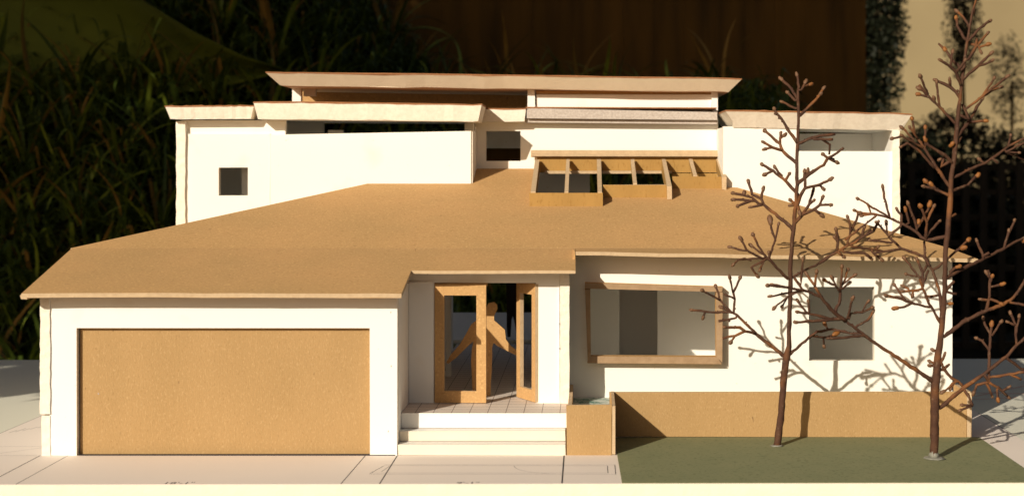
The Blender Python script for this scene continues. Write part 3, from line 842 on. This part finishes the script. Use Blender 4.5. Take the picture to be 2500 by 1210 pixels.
for p, bud in conv('''
350,1210 300,1120 250,990 B
340,1190 235,1140 B
''', *E) + conv('''
610,180 600,0 590,-90 B
500,80 390,50 O
570,130 560,100 B
960,330 880,160
840,510 970,330 1050,190 1110,100 B
920,220 1110,70 1260,-50 1390,-150 B
1110,70 1180,-30 1240,-130 B
1110,70 1210,10 1310,-30 B
950,380 1140,350 O
800,640 870,530
745,640 755,625 O
745,800 680,740 490,620 465,570 O
640,870 680,760 630,785 B
''', *F): T.twig(p, bud)
for p, bud in conv('730,1090 600,900 450,650 380,560', *F): T.twig(p, bud, w=8.5)
for p, bud in conv('''
380,560 290,430 B
350,500 310,330 O
460,620 460,430 O
560,880 400,700 260,600 190,640 B
420,650 200,520 B
200,520 90,550 B
330,560 200,430 B
''', *F): T.twig(p, bud)
for p, bud in conv('740,1020 920,920 1130,830 1250,760 1400,640', *F): T.twig(p, bud, w=7)
for p, bud in conv('''
1400,640 1540,570 1660,520
1400,640 1430,520 B
1380,700 1580,600 1700,540
1390,690 1520,710 B
1370,710 1582,790 1700,830
1130,830 1080,790 B
1230,780 1290,830
940,1080 1050,970 O
780,1140 860,1110 940,1080
715,1190 540,1110 470,1040 O
560,1120 450,1095 B
580,1120 535,1075 O
''', *F): T.twig(p, bud)
for p, bud in conv('1200,640 1000,680 930,650 870,580 700,490 570,430', *Hh): T.twig(p, bud, w=9)
for p, bud in conv('''
570,430 380,380 240,370 B
570,430 510,200 490,80 B
550,410 370,310 270,240 210,210 B
350,370 310,260
380,400 260,400 B
240,370 175,345 B
880,540 780,270 B
790,480 750,340 O
710,480 700,400 650,330 B
890,540 895,480 O
900,520 1000,330 1020,280 O
980,640 990,460 950,370 920,300 O
1000,460 1070,300 B
980,640 1130,470 B
400,420 250,530 60,680
690,530 590,600 B
1270,410 1320,380
''', *Hh): T.twig(p, bud)
for p, bud in conv('895,400 885,130 850,0 800,-110 ', *G): T.twig(p, bud, w=9)
for p, bud in conv('''
1010,950 970,860 960,690 
1000,930 950,860 700,770 570,650
''', *Hh): T.twig(p, bud, w=8)
for p, bud in conv('''
570,650 500,560 430,490 B
540,600 530,490 B
590,710 450,690 350,680 B
700,780 520,810 380,830
390,540 430,490
1080,1010 1190,920 1340,790 1400,770 O
1340,790 1460,680 O
''', *Hh): T.twig(p, bud)
for p, bud in conv('1220,1110 1320,1040 1600,910 1830,790 2094,650 2200,590', *Hh): T.twig(p, bud, w=9)
for p, bud in conv('''
1620,880 1610,800 1560,690 B
1620,860 1700,820
1870,750 1920,580 B
1900,650 1985,460 B
2080,660 2090,670 O
1260,1040 1300,1000 1340,985 O
950,1210 940,1050 880,900 B
940,1130 850,1030 740,890 B
870,1090 760,1065 B
940,1040 1000,950
950,1140 1010,1020
''', *Hh): T.twig(p, bud)
for p, bud in conv('885,400 790,230 720,60 700,0', *G): T.twig(p, bud, w=7)
for p, bud in conv('''
885,150 800,165 760,160
720,90 640,110 550,115 B
600,95 550,70 B
635,110 635,150 B
790,265 620,220 500,175 395,155 B
590,210 520,130 470,60 B
640,225 560,260 485,270 O
950,100 1020,20
960,125 1040,140
940,230 980,230 O
''', *G): T.twig(p, bud)
for p, bud in conv('''
930,530 1100,400 1280,310 1440,250 1540,200 1620,110 1690,-20
890,1190 1100,1010 1320,860 1500,720 1610,600 1700,520
''', *G): T.twig(p, bud, w=11)
for p, bud in conv('''
1300,300 1350,150 1350,0 1330,-80
1330,200 1270,190 B
1350,0 1320,-50 B
1370,190 1450,230 O
1360,70 1460,50 O
1355,20 1370,-20 O
1540,220 1664,240 1720,245
1340,950 1340,800 1350,560 1365,425 O
1340,660 1280,570 1230,550 B
1350,500 1300,420 1290,370 B
1370,520 1450,400 B
1590,600 1590,430 1540,320 B
1600,520 1620,350 B
1585,430 1520,400 B
1510,740 1640,830 1720,840
1330,910 1540,880 1700,850
1560,890 1640,930
1340,950 1230,980 1200,1050 B
1320,970 1370,1080 B
1350,960 1430,1010 1520,1090 B
1415,1020 1425,1110 O
1460,1020 1520,1000 B
890,840 930,840 1000,920 1060,950 1110,1000
1030,950 990,1010 B
1030,960 920,1040 B
920,830 900,770 930,700 B
930,820 960,800 B
870,690 830,660 B
860,780 800,765 B
860,810 800,800 B
1100,1010 1160,1100 1190,1170
1180,1170 1100,1165 B
1180,1180 1080,1210 B
''', *G): T.twig(p, bud)
T.blob('glue_blob', Vector((X(2280, -1.3), -1.3, .12)), Vector((0, 0, 1)), .62, .08, M['glue'], t2)
T.blob('glue_blob', Vector((X(2280, -1.3), -1.3, .3)), Vector((0, 0, 1)), .30, .28, M['glue'], t2)

# ------------------------------------------------------------------ garden behind
def bank_z(x, y):
    t = max(0, min(1, (y - 85) / 150))
    h = 1 if x < -60 else (1 - .3 * (x + 60) / 30 if x < -30 else (.7 if x < 40 else max(.3, .7 - (x - 40) * .02)))
    return -60 + 130 * t * t * (3 - 2 * t) * h + 3 * noise.noise(Vector((x / 25, y / 25, 0)))
v, f = [], []
nx, ny = 40, 24
for j in range(ny + 1):
    for i in range(nx + 1):
        x = -240 + i * 460 / nx; y = 80 + j * 180 / ny
        v.append((x, y, bank_z(x, y) if 0 < j else -119))
for j in range(ny):
    for i in range(nx):
        a = j * (nx + 1) + i; f.append((a, a + 1, a + nx + 2, a + nx + 1))
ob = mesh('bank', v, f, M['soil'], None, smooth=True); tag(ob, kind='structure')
# strap leaves: a few shared meshes
def leaf_mesh(L, w, lean, droop, m, tw):
    v, f = [], []
    n = 9
    x = z = 0; ang = lean
    pts_ = [(0, 0)]
    for i in range(n):
        pts_.append((pts_[-1][0] + math.sin(ang) * L / n, pts_[-1][1] + math.cos(ang) * L / n)); ang += droop / n
    for i, (a, b) in enumerate(pts_):
        t = i / n
        ww = w * (min(1, .35 + t * 2.2)) * (1 - t ** 2.2) / 2 + .01
        s = tw * t
        for q, up in ((-1, .25), (0, 0), (1, .25)):
            v.append(((a - up * ww * math.cos(lean)) * S, (q * ww + s) * S, (b + up * ww) * S))
    for i in range(n):
        for q in range(2): f.append((i * 3 + q, i * 3 + q + 1, i * 3 + q + 4, i * 3 + q + 3))
    me = bpy.data.meshes.new('leaf'); me.from_pydata(v, [], f); me.materials.append(m)
    me.polygons.foreach_set('use_smooth', [True] * len(f)); me.update()
    return me
LM = []
for i in range(14):
    m = M['leaf'] if i < 8 else (M['leaf2'] if i < 12 else M['leafdry'])
    LM.append(leaf_mesh(R.uniform(14, 26), R.uniform(.6, 1.15), R.uniform(.15, .7), R.uniform(.6, 2.0), m, R.uniform(-2, 2)))
rl = random.Random(21)
def clump(x, y, z, n, sc, label, group):
    root = thing('strap_leaf_plant', label, 'plant', (x, y, z), group)
    for i in range(n):
        o = bpy.data.objects.new('leaf', rl.choice(LM)); C.objects.link(o); o.parent = root
        a = rl.uniform(0, 2 * math.pi)
        o.location = Vector((math.cos(a), math.sin(a), 0)) * rl.uniform(0, 1.6) * S
        o.rotation_euler = (rl.uniform(-.35, .35), rl.uniform(-.35, .35), a)
        k = rl.uniform(.6, 1.15) * sc
        o.scale = (k, k, k)
for y in (128, 136, 144, 152, 161, 170, 180, 191, 203):
    px = -70 + rl.uniform(0, 50)
    while px < 800:
        x = X(px, y)
        pz = VY + (CH - bank_z(x, y)) * FPX / (CD + y)
        if pz < (980 if px < 100 else 760 if px < 430 else 400):
            clump(x, y, bank_z(x, y) - .4, 22, .82, 'green strap leaved plant on the shaded bank left of the house model', 'strap leaved plants on the bank')
        px += rl.uniform(85, 135)
for k in range(19):
    px = 800 + k * 54 + rl.uniform(-14, 14); y = 226 + rl.uniform(-8, 8); x = X(px, y)
    clump(x, y, bank_z(x, y) - .4, 20, rl.uniform(.62, .92), 'green strap leaved plant whose tips show above the highest flat roof', 'strap leaved plants above the roof')
rg = random.Random(77)
gv, gf, gm = [], [], []
for i in range(42000):
    x = rg.uniform(-150, 60); y = rg.uniform(112, 236)
    z = bank_z(x, y)
    a = rg.uniform(0, 2 * math.pi); L = rg.uniform(2.5, 7.5) * (1.6 if rg.random() < .1 else 1); w = rg.uniform(.15, .42)
    up = rg.uniform(.25, .9); dx, dy = math.cos(a), math.sin(a)
    k = len(gv)
    gv += [(x - dy * w, y + dx * w, z), (x + dy * w, y - dx * w, z), (x + dx * L * .45 + dy * w * .8, y + dy * L * .45 - dx * w * .8, z + L * up), (x + dx * L * .45 - dy * w * .8, y + dy * L * .45 + dx * w * .8, z + L * up), (x + dx * L, y + dy * L, z + L * (up * 1.1 - .25))]
    gf += [(k, k + 1, k + 2, k + 3), (k + 3, k + 2, k + 4)]
    q = 1 if rg.random() < .13 else (2 if rg.random() < .05 else 0); gm += [q, q]
gc = mesh('ground_cover', gv, gf, [M['leaf'], M['leaf2'], M['leafdry']], None, fm=gm)
tag(gc, kind='stuff')
# made-up broad leaf standing in for the hazy green glow at upper left
bl = thing('haze_leaf_plant', 'made-up broad leaf standing for green haze in the upper left corner', 'plant', (X(-200, 190), 190, 0))
up = [(-260, -260), (0, -170), (200, -75), (345, 0), (470, 78), (590, 138), (700, 172)]
lo = [(-260, 160), (0, 210), (200, 235), (345, 235), (470, 222), (590, 200), (700, 172)]
v, f = [], []
for i in range(7):
    for q in range(7):
        t = q / 6; y = 181 + 4 * math.sin(t * math.pi) - i * .5
        a = up[i][0] + (lo[i][0] - up[i][0]) * t; b = up[i][1] + (lo[i][1] - up[i][1]) * t
        v.append((X(a, y), y, Z(b, y)))
for i in range(6):
    for q in range(6): f.append((i * 7 + q, i * 7 + q + 1, i * 7 + q + 8, i * 7 + q + 7))
lf = mesh('leaf_blade', v, f, M['broad'], bl, smooth=True)
md = lf.modifiers.new('solid', 'SOLIDIFY'); md.thickness = .0012
# dark timber fence wall behind the middle
fw = thing('timber_fence', 'dark brown timber fence behind the middle of the model', 'fence', (X(1400, 270), 270, -120))
px = 560
i = 0
while px < 2060:
    w = 74
    box('board', X(px, 270) + .02, X(px + w, 270) - .02, 270, 272.5, -120, 75 + R.uniform(-.5, .5), M['darkwood'], fw, j=.02)
    px += w; i += 1
box('rail', X(560, 273), X(2060, 273), 272.6, 275, -119, 70, M['darkwood'], fw)  # full backing panel, added to shut out sky between the boards
# beige house wall far behind on the right
hw = thing('garden_wall', 'tall sunlit beige stucco wall far behind on the right', 'wall', (200, 900, -120))
box('wall_face', 60, 480, 900, 915, -120, 330, M['stucco'], hw, j=0)
dk = thing('shed', 'dark shed with plain board sides between the fence and the beige wall', 'shed', (60, 420, -120))
box('wall', X(1880, 420), X(2118, 420), 420, 480, -120, 150, M['darkwood'], dk, j=0)
box('roof', X(1860, 416), X(2124, 416), 414, 486, 150.1, 156, M['black'], dk, j=0)
# dark lattice fence low on the right
lt = thing('lattice_fence', 'dark lattice fence low at the right edge behind the twig tree', 'fence', (X(2400, 240), 240, -120))
for i in range(16):
    p = 2130 + i * 44
    box('upright', X(p, 240), X(p, 240) + 1.5, 240, 241, -120, Z(395, 240), M['black'], lt, j=.03)
for i in range(9):
    q = 400 + i * 62
    box('rail', X(2130, 241), X(2850, 241), 241.05, 242, Z(q + 14, 241), Z(q, 241), M['black'], lt, j=.03)
# foliage
def foliage(name, cx, cy, cz, rx, ry, rz, n, size, m, parent, seed=1, hol=.25):
    rr = random.Random(seed)
    v, f = [], []
    for i in range(n):
        while True:
            p = Vector((rr.uniform(-1, 1), rr.uniform(-1, 1), rr.uniform(-1, 1)))
            if hol < p.length < 1 and rr.random() > p.length ** 3 * .8 and noise.noise(p * 2.3 + Vector((seed, 0, 0))) > -.22: break
        c = Vector((cx + p.x * rx, cy + p.y * ry, cz + p.z * rz))
        d = Vector((rr.uniform(-1, 1), rr.uniform(-1, 1), rr.uniform(-1, .6))).normalized()
        s = d.cross(Vector((rr.uniform(-1, 1), rr.uniform(-1, 1), 1))).normalized()
        L = size * rr.uniform(.6, 1.4); w = L * .28
        k = len(v)
        v += [c, c + d * L * .5 + s * w, c + d * L, c + d * L * .5 - s * w]
        f.append((k, k + 1, k + 2, k + 3))
    return mesh(name, v, f, m, parent)
def shrub(px, py, y, rx, rz, n, size, label, seed, m='leafdark'):
    cx, cz = X(px, y), Z(py, y)
    t = thing('shrub', label, 'shrub', (cx, y, -120))
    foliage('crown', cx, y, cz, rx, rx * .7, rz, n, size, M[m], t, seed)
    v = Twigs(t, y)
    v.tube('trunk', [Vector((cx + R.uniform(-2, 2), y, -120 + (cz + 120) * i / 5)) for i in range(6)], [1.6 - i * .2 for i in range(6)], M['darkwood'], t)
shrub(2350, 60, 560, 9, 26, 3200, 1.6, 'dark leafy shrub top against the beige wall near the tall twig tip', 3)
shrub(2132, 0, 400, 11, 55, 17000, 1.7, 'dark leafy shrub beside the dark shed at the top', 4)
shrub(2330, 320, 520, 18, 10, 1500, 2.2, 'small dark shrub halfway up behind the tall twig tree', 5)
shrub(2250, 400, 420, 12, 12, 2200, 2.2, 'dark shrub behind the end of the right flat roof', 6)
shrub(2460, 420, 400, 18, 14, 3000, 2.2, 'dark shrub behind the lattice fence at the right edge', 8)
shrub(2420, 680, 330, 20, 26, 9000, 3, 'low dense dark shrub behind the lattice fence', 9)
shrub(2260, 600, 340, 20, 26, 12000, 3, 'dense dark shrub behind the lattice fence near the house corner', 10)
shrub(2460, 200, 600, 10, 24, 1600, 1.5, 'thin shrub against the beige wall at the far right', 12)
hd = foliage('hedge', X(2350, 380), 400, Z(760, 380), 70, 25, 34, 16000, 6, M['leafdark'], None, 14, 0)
tag(hd, kind='stuff')
# unseen tree, added only to shade the bank and the left of the base
st = thing('added_shade_tree', 'unseen leafy tree added to shade the bank and the left of the base', 'tree', (-150, -30, -120))
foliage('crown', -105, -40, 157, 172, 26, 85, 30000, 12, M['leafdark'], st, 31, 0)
foliage('added_shade_branch', -86, -33, 30.5, 15, 3, 1.3, 450, 2.2, M['leafdark'], st, 5, 0)
foliage('added_shade_branch', -92, -36, 35.5, 18, 3, 1.6, 520, 2.2, M['leafdark'], st, 6, 0)
foliage('added_shade_branch', -98, -40, 44, 24, 4, 3.5, 1500, 2.6, M['leafdark'], st, 7, 0)
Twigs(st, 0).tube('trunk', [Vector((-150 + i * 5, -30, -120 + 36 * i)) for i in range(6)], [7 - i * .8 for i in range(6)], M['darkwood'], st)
for o in bpy.data.objects:
    if 'label' in o and o['label'] is None: del o['label']
